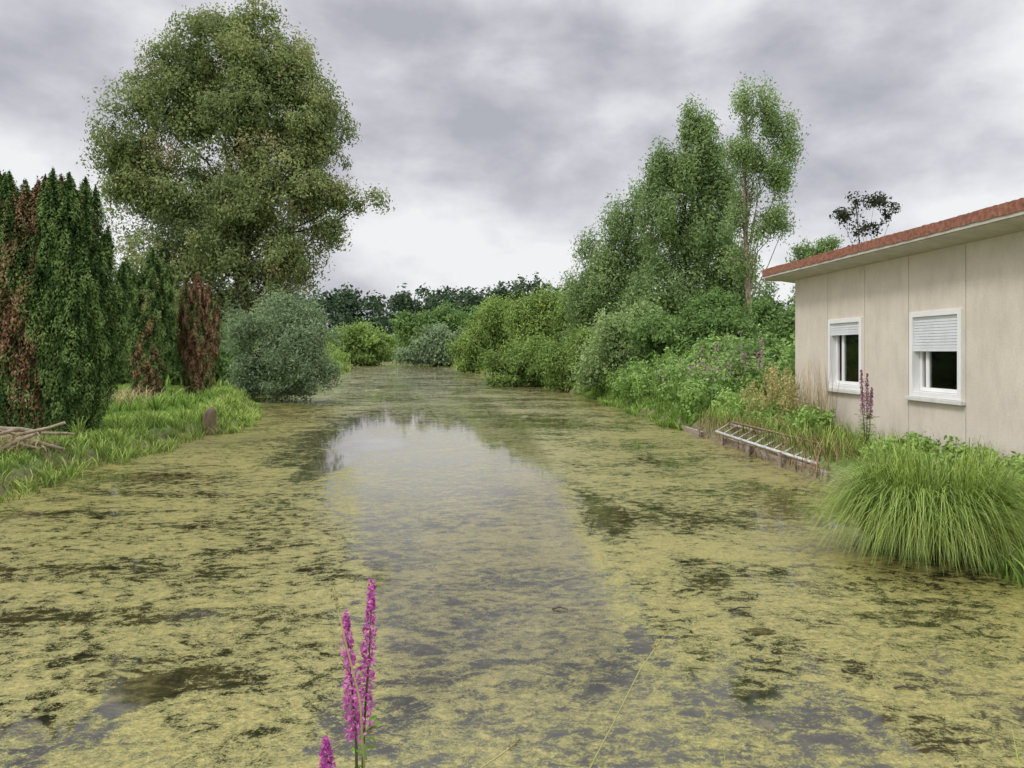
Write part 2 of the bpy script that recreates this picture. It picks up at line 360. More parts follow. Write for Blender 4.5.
# ------------------------------------------------------------ yews
def yew(name,label,base,cols,n,LL,pw=.7):
    e=empty(name,base,label,'tree'); bt=B(); G=[];TG=[];OG=[];Br=[];TB=[];OB=[]
    for (x0,y0,z0,x1,y1,z1,R,br) in cols:
        nn=int(n*R*(z1-z0)); t=rng.random(nn)**.9
        prof=R*(.6+.4*np.sin(np.clip(t*1.6,0,1)*math.pi*.5))*np.clip(1-t**4.5,0,1)**.75
        a=rng.uniform(0,2*math.pi,nn); ph=rng.uniform(0,6)
        lump=1+.18*np.sin(a*3+t*12+ph)+.16*np.sin(a*5-t*23)+.15*np.sin(t*41+a*2+ph)+.12*np.sin(a*9+t*13)
        r=prof*lump*np.sqrt(rng.uniform(.45,1.25,nn))
        ax=x0+(x1-x0)*t**pw; ay=y0+(y1-y0)*t**pw
        C=np.stack([ax+np.cos(a)*r,ay+np.sin(a)*r,z0+(z1-z0)*t+rng.normal(0,.05,nn)],-1)
        O=nz(np.stack([np.cos(a),np.sin(a),.35+1.2*t**4],-1))
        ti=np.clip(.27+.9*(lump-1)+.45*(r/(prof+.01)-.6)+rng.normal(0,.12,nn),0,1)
        bf=br+.28*np.sin(t*7+ph+a*1.5)+.24*np.sin(t*19+ph*2-a*3); bf=bf if br>0 else br*t
        isb=rng.random(nn)<1/(1+np.exp(-(bf-.5)*6))*(br>0)
        G.append(C[~isb]);TG.append(ti[~isb]);OG.append(O[~isb]);Br.append(C[isb]);TB.append(ti[isb]);OB.append(O[isb])
        bt.tube([(x0*.4,y0*.4,-.2),(x0,y0,z0+.2),((x0+x1)/2,(y0+y1)/2,(z0+z1)/2),(x1,y1,z1-.2*(z1-z0))],[.07,.05,.04,.012],5)
    G=np.concatenate(G);TG=np.concatenate(TG);OG=np.concatenate(OG);Br=np.concatenate(Br);TB=np.concatenate(TB);OB=np.concatenate(OB)
    link(leaves('crown',G,LL,LL*.4,L_yew,TG,up=1.6,out=OG,loose=.6),e)
    if len(Br):
        o=link(leaves('dead_foliage',Br,LL,LL*.4,L_yewbrown,TB,up=1.6,out=OB,loose=.6),e); o['label']='rust-brown dried foliage'
    link(bt.obj('trunk',M_bark,True),e)
    return e
def ycols(d,bu,bz,arr):
    b=P(bu,352,d); s=d/F; res=[]
    for (u0,u1,vt,vb,Rpx,br,dy) in arr:
        zt=CAMZ-(vt-HOR)*s-bz; zb=CAMZ-(vb-HOR)*s-bz
        res.append(((u0-bu)*s,dy*.5,max(zb,.02),(u1-bu)*s,dy,zt,Rpx*s,br))
    return (b[0],b[1],bz),res
arr=[]
envu=[-40,-15,8,22,38,50,62,75,90,104,114]; envv=[215,185,165,172,176,185,160,172,190,216,262]
for row,(dy,off) in enumerate([(-.6,0),(-.3,6),(.05,-3),(.45,2)]):
    for ut in np.linspace(-38,104,10):
        ut=ut+off+rng.normal(0,3); vt=np.interp(ut,envu,envv)+rng.uniform(0,20)+(45*rng.random() if row==0 else 0)
        u0=50+(ut-50)*.5+rng.normal(0,2)
        brn=0.
        if 22<ut<66: brn=[.5,.7,.75,.4][row]
        elif rng.random()<.12: brn=.2
        arr.append((u0,ut,vt,438-abs(u0-50)*.25,rng.uniform(14.5,19),brn,dy))
base,cs=ycols(14,50,.38,arr)
yew('yew_tree','large columnar yew, green spires mixed with rust-brown dead patches',base,cs,8600,.066,pw=.75)
base,cs=ycols(22,148,.5,[(142,126,262,392,12,0,0),(148,150,250,392,13,0,.1),(153,166,268,392,12,.0,0),(147,138,275,392,12,.0,-.3),(150,158,275,375,12,.15,-.3),(147,146,335,398,8,.75,-.45),(154,160,345,396,8,.6,-.4),(144,132,300,392,12,0,.2),(150,150,262,392,14,0,.3)])
yew('yew_tree','dark green upright yew with bare brown lower branches',base,cs,11000,.08)
base,cs=ycols(23,198,.5,[(194,183,292,396,7,.75,0),(199,196,274,396,8,.8,.1),(203,208,284,396,7,.8,0),(203,217,306,396,6,.6,0),(197,189,282,396,7,.7,-.2),(201,202,300,396,8,.75,-.3),(192,179,318,396,6,.35,0),(205,212,298,396,7,.65,-.1)])
yew('yew_tree','slender yew turned almost wholly rust brown',base,cs,15000,.08)

def bush(name,label,cat,u,d,lobes,nc,per,cr,LL,LW,mat,z=.3,r=.1,**k):
    return tree(name,label,cat,(P(u,352,d)[0],d,z),[L3(a,b_,d,c_,e_) for (a,b_,c_,e_) in lobes],nc,per,cr,LL,LW,mat,r,**k)
bush('hedge_shrub','dark dense shrub behind the yews on the lawn','shrub',150,33,[(125,350,36,36),(170,345,45,42),(200,350,40,35),(105,365,36,22),(225,362,30,22),(200,378,44,12)],650,36,.6,.2,.1,L_mid)
bush('hedge_shrub','deep green shrub standing behind the tall yew','shrub',20,30,[(0,345,50,35),(60,360,45,24),(-50,340,50,45),(-110,330,60,60)],600,36,.6,.2,.1,L_mid)
# distant center
bush('willow_tree','pale green rounded willow at the far bend of the water','tree',360,100,[(350,343,18,16),(370,338,20,18),(386,350,14,12),(335,350,16,16),(358,357,26,8)],420,30,1.0,.45,.22,L_willow,r=.2,twigs=40,tb=-.15)
bush('willow_tree','grey-green willow beside the distant channel','tree',435,95,[(438,342,16,18),(425,350,16,13),(452,340,14,16),(408,357,12,7),(432,360,24,6)],420,30,.9,.42,.2,L_shrub,r=.2,twigs=40)
bush('alder_tree','distant mid-green round tree among the woods','tree',430,135,[(405,333,18,16),(424,328,18,16),(470,325,22,18),(445,322,16,16),(440,343,40,12)],500,26,1.6,.6,.3,L_mid,r=.2,twigs=20)
def cloud(name,cc,nc,per,cr,LL,LW,mat,label,cat,elong=1.,sub=6,subs=.5,tb=0.,zmin=None,droop=0.):
    _,_,C,t,o_=crownpts(cc,nc,per,cr,elong,.5,tb,sub,subs)
    if zmin is not None: C[:,2]=np.maximum(C[:,2],zmin+.1*rng.random(len(C)))
    link(leaves(name,C,LL,LW,mat,t,droop,out=o_),label=label,category=cat,kind='stuff')
cc=[]
for i in range(230):
    x=-125+200*(i/230)+rng.normal(0,2); y=rng.uniform(200,236)
    hh=16.8+1.3*math.sin(x*.06+1)+1.0*math.sin(x*.23)+rng.normal(0,.6)+(y-200)*.05
    for j in range(3):
        f=j/2; cc.append((x+rng.normal(0,.8),y+rng.normal(0,.8),2.5+hh*(.15+.63*f),4.6*(1-.35*f),4.2*(1-.35*f),hh*.2))
cloud('distant_forest',cc,15000,8,1.6,1.2,.7,L_forest,'dark wooded skyline far beyond the pond','forest',sub=6,subs=.6)
cc=[]
for i in range(130):
    x=rng.uniform(-110,70); y=rng.uniform(139,168); hh=rng.uniform(2.8,5.5)
    cc.append((x,y,hh*.45,rng.uniform(3,5),3.5,hh*.55)); cc.append((x,y,1.0,rng.uniform(3,5),3.5,1.4))
cloud('distant_thicket',cc,7000,12,1.1,.7,.38,L_birch,'green thicket closing the far end of the channel','thicket',subs=.6)
cc=[]
for i in range(70):
    y=rng.uniform(42,125); x=np.interp(y,yl,xl)-rng.uniform(1.0,14); hh=rng.uniform(1.0,3.0)
    cc.append((x,y,hh*.5,rng.uniform(1.2,2.4),2,hh*.55))
cloud('bank_thicket',cc,3000,14,.6,.32,.16,L_willow,'bright green waterside scrub along the grassy bank','thicket',tb=-.15)

# ------------------------------------------------------------ right row
G='trees and shrubs lining the channel'
bush('willow_tree','light green rounded willow beside the channel','tree',490,66,[(476,332,22,24),(497,322,20,20),(515,335,20,24),(470,352,18,16),(500,355,30,16),(490,366,34,8)],700,40,.7,.28,.11,L_willow,r=.15,group=G,elong=1.8,droop=.9,tb=-.1)
bush('willow_tree','yellow-green willow with drooping branches near the channel','tree',555,50,[(532,322,24,26),(560,308,26,20),(583,318,26,30),(540,350,30,22),(575,355,32,22),(550,370,40,8)],850,44,.65,.24,.085,L_willow,r=.15,group=G,elong=1.8,droop=.9,tb=-.08)
bush('alder_shrub','dense green shrub reaching down to the water','shrub',515,40,[(505,365,20,20),(528,362,22,26),(545,370,18,16),(515,382,30,10),(545,384,20,8)],520,42,.45,.18,.08,L_willow,group=G,tb=-.28)
bush('willow_shrub','bushy yellow-green willow shrub at the water edge','shrub',570,35,[(560,364,22,24),(583,358,24,28),(608,364,24,22),(575,384,34,12),(605,386,24,10)],620,42,.45,.17,.06,L_willow,group=G,tb=-.15,elong=1.5,droop=.8)
bush('willow_tree','tall grey-green willow with airy rounded crown','tree',610,40,[(598,262,24,28),(620,228,22,28),(615,295,34,32),(640,262,26,36),(586,298,20,24),(638,200,12,16),(600,330,36,26)],1000,44,.55,.18,.065,L_birch,r=.2,group=G,subs=.47,droop=.9,elong=1.8)
bush('poplar_tree','tall grey-green tree with several upright leading branches','tree',680,36,[(690,125,10,24),(706,136,10,24),(672,168,17,34),(692,172,17,36),(711,178,15,36),(724,200,12,32),(658,215,21,34),(680,228,22,30),(708,235,28,40),(728,258,20,30),(680,290,42,40),(740,292,32,34),(650,290,26,30),(652,182,9,18)],1600,44,.5,.18,.07,L_birch,r=.22,group=G,subs=.44,tb=-.03,droop=.4,elong=1.9)
bush('birch_tree','tall slender birch with pale brown trunk and airy crown','tree',757,31,[(746,112,14,24),(766,118,14,28),(786,140,14,22),(740,150,15,24),(765,165,18,24),(785,178,15,22),(746,192,16,22),(775,212,16,16),(758,234,11,12),(735,225,11,16),(785,225,9,10),(736,262,14,14)],780,31,.43,.13,.055,L_birch,r=.13,bark=M_pale,inner=.3,group=G,lean=(-.3,0),twigs=350,subs=.45,tb=.08,droop=.9,limb=.28,elong=1.8)
bush('alder_shrub','leafy shrub beneath the tall trees','shrub',700,27,[(665,335,32,26),(700,328,34,30),(735,330,34,26),(770,327,30,28),(790,335,24,28),(712,308,18,16)],1000,44,.42,.15,.065,L_mid,group=G,tb=.02)
bush('willow_shrub','yellow-green shrub in front of the tall trees','shrub',630,29,[(615,342,28,28),(645,337,28,28),(625,362,34,26),(595,364,20,22)],700,44,.42,.15,.055,L_birch,group=G,tb=.2,elong=1.4)
bush('ash_tree','sparse dark-leaved treetop rising behind the house roof','tree',868,42,[(846,214,14,12),(874,204,14,10),(866,230,18,9),(893,212,9,8),(858,250,12,10),(855,200,8,8)],180,10,.30,.18,.10,L_black,r=.07,inner=.2,twigs=150,sub=10,subs=.55)
bush('willow_tree','small pale willow crown behind the house roof','tree',815,45,[(810,252,14,8),(825,245,12,8),(805,268,18,12),(815,300,20,30)],300,34,.45,.2,.08,L_birch,r=.12,tb=0)

# herb hedge on right bank
cc=[]
for i in range(125):
    y=rng.uniform(17.3,36); s=rng.uniform(.1,3.6); x=np.interp(y,yr,xr)+s
    hh=(.8+.44*min(s,2.5))*rng.uniform(.8,1.12)*(1+.01*(y-18))
    cc.append((x,y,.25+hh*.45,.45,.5,hh*.55))
cloud('riverside_herbs',cc,4700,26,.22,.115,.055,L_herb,'lush nettles and willowherb crowding the bank','undergrowth',elong=1.5,tb=.0,zmin=.02,sub=6,subs=.5)
cc=[]
for i in range(60):
    y=rng.uniform(18,26); s=rng.uniform(1.8,4.8); x=np.interp(y,yr,xr)+s
    cc.append((x,y,1.0,.7,.6,1.2))
cloud('bramble_thicket',cc,1500,26,.3,.12,.07,L_mid,'dense brambles behind the waterside herbs','undergrowth',elong=1.2,tb=.1,sub=5)
ii=1300
y=rng.uniform(17.4,34,ii); x=np.interp(y,yr,xr)+rng.uniform(.0,2.4,ii)
p=np.stack([x,y,np.maximum(H(x,y),-.02)],-1)
blades('herb_stalks',p,rng.uniform(.3,1.1,ii),.022,rng.uniform(.1,.5,ii),M_grass,3,label='leafy stalks among the bank herbs',cat='undergrowth')
cl=[]
for i in range(80):
    y=rng.uniform(17.5,22); s=rng.uniform(.3,2.6); x=np.interp(y,yr,xr)+s; z=.3+(.8+.42*s)*rng.uniform(.7,1.1)
    q=np.array([x,y,z])+np.stack([rng.normal(0,.04,24),rng.normal(0,.04,24),rng.uniform(-.25,.12,24)],-1); cl.append(q)
C=np.concatenate(cl); link(leaves('willowherb_flowers',C,.04,.035,M_pinkdull,rng.random(len(C))),label='faded pink flower heads in the bank herbs',category='flowers',kind='stuff')

# bank garden near house
def garden(n,y0,y1,s0,s1,h0,h1,mat,name,label,w=.012,lean=.3):
    y=rng.uniform(y0,y1,n); x=np.interp(y,yr,xr)+rng.uniform(s0,s1,n); k=x<6.3-.0605*y; x=x[k];y=y[k]
    p=np.stack([x,y,np.maximum(H(x,y),-.02)],-1); h=rng.uniform(h0,h1,len(x))
    return blades(name,p,h,w,h*lean,mat,4,label=label,cat='plants')
garden(420,12.8,15.0,.8,1.4,.5,1.4,M_dry,'dry_weeds','tall dry straw-coloured weeds beside the house wall',.010,.16)
garden(1300,10.5,17,-.12,.55,.06,.30,M_red,'red_weeds','low reddish weeds growing along the pond edging',.011,.5)
garden(2400,10.4,17.3,.1,1.1,.08,.42,M_tall,'garden_weeds','green garden weeds between pond and house',.012,.5)
cc=[]
for i in range(22):
    y=rng.uniform(13.0,15.0); x=5.8-.0605*y-rng.uniform(.0,.4); hh=rng.uniform(.7,1.35)
    cc.append((x,y,.3+hh*.68,.11,.18,hh*.34))
cloud('dry_seed_heads',cc,300,14,.09,.05,.022,M_dryleaf,'pale yellow-brown seed heads of tall weeds by the wall','plants',elong=1.5,sub=5,tb=.15)
cc=[]
for i in range(38):
    y=rng.uniform(12.4,17.5); x=np.interp(y,yr,xr)+rng.uniform(.45,1.3); x=min(x,5.85-.0605*y); hh=rng.uniform(.25,.75)
    cc.append((x,y,.3+hh*.5,.22,.3,hh*.5))
cloud('garden_herbs',cc,760,24,.14,.07,.035,L_herb,'leafy yellow-green herbs growing by the house corner','plants',elong=1.3,tb=.25,sub=5)
cc=[]
for i in range(44):
    y=rng.uniform(10.4,16.5); x=np.interp(y,yr,xr)+rng.uniform(.3,1.0); x=min(x,5.95-.0605*y); hh=rng.uniform(.1,.26)
    cc.append((x,y,.22+hh*.5,.2,.3,hh*.5))
cloud('ground_cover',cc,420,22,.1,.05,.03,M_dryleaf,'low yellowing creeping plants on the strip beside the edging','plants',tb=.0,sub=5)
cc=[]
for i in range(14):
    y=rng.uniform(7.6,10.2); x=6.15-.0605*y-rng.uniform(.1,.7); hh=rng.uniform(.25,.5)
    cc.append((x,y,.3+hh*.5,.2,.2,hh*.5))
cloud('wall_weeds',cc,300,22,.1,.06,.035,L_herb,'small leafy weeds at the foot of the wall','plants',tb=.2,sub=5)
n=500; y=rng.uniform(5.3,6.3,n); x=rng.uniform(3.85,5.2,n); p=np.stack([x,y,np.full(n,-.02)],-1)
h=rng.uniform(.12,.4,n); blades('water_plants',p,h,.02,h*.6,M_grass,3,label='green leafy water plants beside the sedge',cat='plants')

# ------------------------------------------------------------ sedge tussock
cx0,cy0=3.80,6.85
e=empty('sedge_tussock',(cx0,cy0,0),'big arching bright green sedge tussock at the water edge','plant')
n=8200; nt_=60; tuft=rng.integers(0,nt_,n); ta=rng.uniform(0,6.28,nt_); tr=.40*np.sqrt(rng.random(nt_)); tl=rng.normal(0,.5,nt_); th=rng.uniform(.78,1.12,nt_)
a=ta[tuft]; bp=np.stack([np.cos(a)*tr[tuft]*1.3+rng.normal(0,.04,n),np.sin(a)*tr[tuft]+rng.normal(0,.04,n),np.full(n,-.02)],-1)
ang=a+tl[tuft]+rng.normal(0,.8,n); f=rng.random(n)**.85
h=rng.uniform(.5,.96,n)*th[tuft]*(1-.42*f**2); lean=(.05+.88*f*rng.uniform(.45,1.05,n))
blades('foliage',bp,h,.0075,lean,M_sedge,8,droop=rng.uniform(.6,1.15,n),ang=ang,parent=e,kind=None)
n2=2600; a=rng.uniform(0,2*math.pi,n2); r=.42*np.sqrt(rng.random(n2)); bp=np.stack([np.cos(a)*r*1.3,np.sin(a)*r,np.full(n2,0.)],-1)
blades('hanging_leaf',bp,rng.uniform(.25,.58,n2),.0075,rng.uniform(.4,.9,n2),M_sedge,8,droop=1.7*np.ones(n2),ang=a+rng.normal(0,.45,n2),parent=e,kind=None,sag=.7,tint=rng.random(n2)*.8)

# ------------------------------------------------------------ loosestrife
def loosestrife(label,stems,base,rs=1.0,petal=.011,np_=520,pm=None,group=None,leafL=.07):
    pm=pm or M_purple
    e=empty('loosestrife',base,label,'flower',group); base=np.array(base,float); LC=[]
    for (mid,sb,top) in stems:
        st=B(); sb=np.array(sb)-base; top=np.array(top)-base; mid=np.array(mid)-base
        st.tube([(0,0,-.05),mid*.5+rng.normal(0,.01,3),mid,sb,(sb+top)/2+rng.normal(0,.003,3),top],[.005*rs,.0045*rs,.004*rs,.0035*rs,.0025*rs,.001],6)
        link(st.obj('stem',M_stem,True),e)
        n=np_; t=rng.random(n)**.9; t=np.round(t*24)/24+rng.normal(0,.008,n)
        a=rng.uniform(0,6.28,n); R=(.024*rs)*(1-.7*np.clip(t,0,1)**1.8)*(.3+.75*rng.random(n))
        ax=sb[None]+(top-sb)[None]*t[:,None]
        C=ax+np.stack([np.cos(a)*R,np.sin(a)*R,rng.normal(0,.003,n)],-1)
        link(leaves('flower_spike',C,petal*1.3,petal*.8,pm,rng.random(n)),e)
        for i in range(40):
            f=rng.random(); q=mid*.2+(sb-mid*.2)*f; LC.append((q,rng.uniform(0,6.28),leafL*rng.uniform(.6,1.1)*(1.2-.6*f)))
        LC.append((sb*.985,rng.uniform(0,6.28),leafL)); LC.append((sb*.97,rng.uniform(0,6.28),leafL))
    V=[];Fc=[]
    for q,a,L in LC:
        dx=np.array([math.cos(a),math.sin(a),.35]); sdv=np.array([-math.sin(a),math.cos(a),0])
        b=len(V); w=L*.12
        V+= [q,q+dx*L*.35+sdv*w,q+dx*L*.75+sdv*w*.6-np.array([0,0,.004]),q+dx*L-np.array([0,0,.02]),q+dx*L*.75-sdv*w*.6-np.array([0,0,.004]),q+dx*L*.35-sdv*w]
        Fc.append([b,b+1,b+2,b+3,b+4,b+5])
    o=mesh_py('foliage',V,Fc,L_herb); at=o.data.attributes.new('tint','FLOAT','POINT'); at.data.foreach_set('value',np.repeat(rng.random(len(LC)),6).astype(np.float32)); link(o,e)
d=1.85
base=np.array([P(362,352,d)[0],d,-.02])
loosestrife('purple loosestrife with two tall flower spikes rising from the near bank',
 [(P(357,790,d),P(356,738,d),P(346,615,d)),(P(362,790,d+.03),P(364,728,d+.03),P(372,582,d+.03)),(P(335,850,d-.03),P(331,800,d-.03),P(325,740,d-.03))],base,np_=640,petal=.0095,leafL=.08)
d=11.0
base=np.array([P(866,352,d)[0],d,.33])
loosestrife('purple loosestrife plant standing against the house wall',
 [(P(864,425,d),P(863,415,d),P(861,370,d)),(P(867,425,d),P(867,412,d),P(867,374,d)),(P(870,428,d),P(870,418,d),P(872,388,d))],base,rs=1.5,np_=240,petal=.026,pm=M_pinkdull,leafL=.14)
M_stemleaf=leafmat('seed',(.16,.13,.05),(.26,.21,.08),(.36,.29,.13))
M_stemleaf2=noisemat('grass_stem',[(.3,(.32,.30,.11)),(.7,(.46,.42,.18))],30,.6,.1)
def stalk(pts,name,label):
    e=empty(name,(pts[0][0],pts[0][1],pts[0][2]),label,'plant'); b=B(); o0=np.array(pts[0])
    b.tube([np.array(q)-o0 for q in pts],[.0026,.0024,.0021,.0018,.0012][:len(pts)],5); link(b.obj('stem',M_stemleaf2,True),e)
    q=np.array(pts[-1])-o0; q2=np.array(pts[-2])-o0; n=60; t=rng.random((n,1)); C=q+(q2-q)*t*.5+rng.normal(0,.0025,(n,3))
    link(leaves('seed_head',C,.008,.003,M_stemleaf,rng.random(n),up=.5),e)
stalk([P(560,860,1.9),P(590,768,1.9),P(610,730,1.9),P(640,670,1.9),P(668,630,1.9)],'grass_stalk','thin bent grass stalk leaning over the water')
stalk([P(420,860,2.0),P(470,775,2.0),P(500,755,2.0),P(520,740,2.0)],'grass_stalk','thin grass stalk beside the loosestrife')
stalk([P(370,860,1.75),P(360,700,1.75),P(345,640,1.75),P(333,588,1.75)],'grass_stalk','slim upright grass stalk among the loosestrife')
n=900; x=rng.uniform(-2.2,1.6,n); y=rng.uniform(1.0,1.75,n); p=np.stack([x,y,H(x,y)],-1); h=rng.uniform(.3,.78,n)
blades('near_bank_grass',p,h,.007,h*.3,M_tall,5,label='long grass on the near bank',cat='grass')

# ------------------------------------------------------------ house
M_wall,nt,out=newmat('concrete_panel'); g=N(nt)
tc=g.n('ShaderNodeTexCoord'); ob=tc.outputs['Object']
n1=g.noise(ob,1.1,5,.6); mp=g.n('ShaderNodeMapping'); mp.inputs['Scale'].default_value=(2,2,.7); g.l(ob,mp.inputs[0]); n2=g.noise(mp.outputs[0],2.2,6,.7); n3=g.noise(ob,45,4,.7)
c=g.ramp(n1,[(.3,(.61,.54,.465)),(.7,(.745,.67,.585))])
c=g.mixc(g.ramp(n2,[(.46,0.),(.78,.5)]),c,(.42,.365,.315))
sx=g.n('ShaderNodeSeparateXYZ'); g.l(ob,sx.inputs[0])
low=g.ramp(g.math('ADD',sx.outputs[2],g.math('MULTIPLY',n2,-.5)),[(.12,.6),(.45,0.)])
c=g.mixc(low,c,(.28,.25,.2))
sp_=g.ramp(n3,[(.3,.0),(.42,.0),(.62,.3)]); c=g.mixc(sp_,c,(.42,.37,.32))
g.l(g.prin(c,.9,.2,g.bump(n3,.5,.005)),out.inputs[0])
M_joint=noisemat('joint',[(.3,(.36,.315,.27)),(.7,(.46,.41,.35))],8,.9,.3)
M_white=noisemat('white_frame',[(.3,(.76,.76,.76)),(.7,(.84,.84,.84))],3,.35,.05,spec=.5)
M_shut=noisemat('shutter_pvc',[(.3,(.64,.66,.70)),(.7,(.76,.78,.82))],3,.45,.05,spec=.5)
M_red_t=noisemat('red_tile',[(.25,(.10,.05,.038)),(.48,(.25,.10,.065)),(.7,(.36,.18,.125))],18,.85,.6,.01)
M_soff=noisemat('soffit_board',[(.3,(.44,.41,.37)),(.7,(.60,.56,.51))],4,.7,.2)
M_sill=noisemat('sill',[(.3,(.55,.54,.51)),(.7,(.70,.69,.66))],6,.7,.2)
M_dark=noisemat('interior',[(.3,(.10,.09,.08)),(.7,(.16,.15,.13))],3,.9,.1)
M_curt=noisemat('curtain_cloth',[(.3,(.55,.55,.53)),(.7,(.70,.70,.68))],6,.9,.3)
M_glass,nt,out=newmat('glass'); g=N(nt)
gl=g.n('ShaderNodeBsdfGlossy'); gl.inputs['Roughness'].default_value=.02; tr=g.n('ShaderNodeBsdfTransparent'); tr.inputs[0].default_value=(.8,.85,.84,1)
fr=g.n('ShaderNodeFresnel'); fr.inputs[0].default_value=1.6; mxs=g.n('ShaderNodeMixShader')
g.l(fr.outputs[0],mxs.inputs[0]); g.l(tr.outputs[0],mxs.inputs[1]); g.l(gl.outputs[0],mxs.inputs[2]); g.l(mxs.outputs[0],out.inputs[0])

house=empty('house',(6.44,0,0),'single-storey beige concrete-panel house with red-edged roof beside the pond','house')
house.rotation_euler=(0,0,math.atan(.0605))
s0,s1=3.8,14.9; zt=3.2; wz0,wz1=1.165,2.37
wins=[(9.87,11.02),(12.36,13.50)]
b=B()
edges=[3.8,5.0,6.2,7.4,8.6,9.81,11.08,12.3,13.56,14.9]
gap=.006
for i in range(len(edges)-1):
    a,c_=edges[i]+gap,edges[i+1]-gap
    w=[q for q in wins if q[0]>=edges[i]-.01 and q[1]<=edges[i+1]+.01]
    if w:
        q=w[0]
        b.box(0,.06,a,c_,-.1,wz0); b.box(0,.06,a,c_,wz1,zt); b.box(0,.06,a,q[0],wz0,wz1); b.box(0,.06,q[1],c_,wz0,wz1)
    else: b.box(0,.06,a,c_,-.1,zt)
b.box(.2,9,s1-.2,s1,-.1,zt); b.box(.2,9,s0,s0+.2,-.1,zt); b.box(8.8,9,s0+.2,s1-.2,-.1,zt)
link(b.obj('wall',M_wall),house)
b=B()
b.box(.062,.2,s0,wins[0][0],-.1,zt); b.box(.062,.2,wins[0][1],wins[1][0],-.1,zt); b.box(.062,.2,wins[1][1],s1,-.1,zt)
for q in wins: b.box(.062,.2,q[0],q[1],-.1,wz0); b.box(.062,.2,q[0],q[1],wz1,zt)
link(b.obj('wall_core',M_joint),house)
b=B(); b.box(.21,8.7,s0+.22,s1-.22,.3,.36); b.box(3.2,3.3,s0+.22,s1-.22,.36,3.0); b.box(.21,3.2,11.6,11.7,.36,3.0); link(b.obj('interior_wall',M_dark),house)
for wi,(a,c_) in enumerate(wins):
    b=B(); t=.075
    b.box(-.03,.14,a,a+t,wz0,wz1); b.box(-.03,.14,c_-t,c_,wz0,wz1); b.box(-.03,.14,a+t,c_-t,wz1-t,wz1); b.box(-.03,.14,a+t,c_-t,wz0,wz0+t)
    w=link(b.obj('window',M_white,bevel=.004),house)
    b=B(); b.box(-.07,.05,a-.06,c_+.06,wz0-.055,wz0-.003); link(b.obj('sill',M_sill,bevel=.004),w)
    frac=.40 if wi==0 else .13
    zs=wz1-t-(wz1-wz0-2*t)*frac; b=B(); z=wz1-t
    while z>zs:
        b.box(.0,.014,a+t+.003,c_-t-.003,z-.036,z-.003); b.box(.004,.010,a+t+.003,c_-t-.003,z-.04,z-.036); z-=.04
    b.box(-.004,.02,a+t+.003,c_-t-.003,z-.045,z-.002)
    link(b.obj('shutter',M_shut),w)
    b=B(); x=.085; s=.055; zb=wz0+t+.003; zz=wz1-t-.003
    y0,y1=a+t+.003,c_-t-.003
    b.box(x,x+.04,y0,y0+s,zb,zz); b.box(x,x+.04,y1-s,y1,zb,zz); b.box(x,x+.04,y0+s,y1-s,zb,zb+s); b.box(x,x+.04,y0+s,y1-s,zz-s,zz)
    ym=y0+(y1-y0)*(.82 if wi==0 else .75); b.box(x-.004,x+.036,ym-.035,ym+.035,zb+s,zz-s)
    link(b.obj('sash',M_white,bevel=.003),w)
    b=B(); b.box(x+.018,x+.024,y0+s,ym-.036,zb+s,zz-s); link(b.obj('glass',M_glass),w)
    V=[];Fc=[]; k=26
    for i in range(k):
        yy_=y1-.02-(.16 if wi==0 else .26)*i/(k-1); xx_=.24+.02*math.sin(i*1.3)
        V+=[(xx_,yy_,zb-.1),(xx_,yy_,zz+.1)]
    for i in range(k-1): Fc.append([2*i,2*i+1,2*i+3,2*i+2])
    link(mesh_py('curtain',V,Fc,M_curt,True),w)
ov=-.44
b=B(); V=[(ov,s0-.4,3.26),(.25,s0-.4,3.17),(.25,s1+.4,3.17),(ov,s1+.4,3.26)]
b.V=[(x,y,z) for x,y,z in V]+[(x,y,z+.03) for x,y,z in V]; b.F=[[3,2,1,0],[4,5,6,7],[0,1,5,4],[1,2,6,5],[2,3,7,6],[3,0,4,7]]
link(b.obj('soffit',M_soff),house)
nv=int((s1-s0+1)/.045); V=[];Fc=[]
yy=np.linspace(s0-.45,s1+.42,nv); jit=rng.normal(0,.003,nv)
for j,x in enumerate([ov-.05,1.,3.,6.,9.4]):
    for q,y in enumerate(yy):
        z=3.45+(x-ov)*.10+.003*abs(math.sin(y*math.pi/.22))+.004*math.sin(y*3.1)+jit[q]; V.append((x,y,z))
for j in range(4):
    for i in range(nv-1): Fc.append([j*nv+i,(j+1)*nv+i,(j+1)*nv+i+1,j*nv+i+1])
b0=len(V)
for y in yy: V.append((ov-.05,y,3.315+.004*math.sin(y*2.3)+.004*math.sin(y*17)))
for i in range(nv-1): Fc.append([b0+i,i,i+1,b0+i+1])
r=mesh_py('roof',V,Fc,M_red_t); link(r,house)
b=B(); b.box(ov-.035,ov-.002,s0-.42,s1+.42,3.275,3.42); link(b.obj('fascia',M_soff),r)
b=B(); b.box(ov,9.2,s1+.401,s1+.43,3.22,3.43); b.box(.26,9.1,s0-.3,s1+.3,3.205,3.235); link(b.obj('roof_deck',M_soff),r)

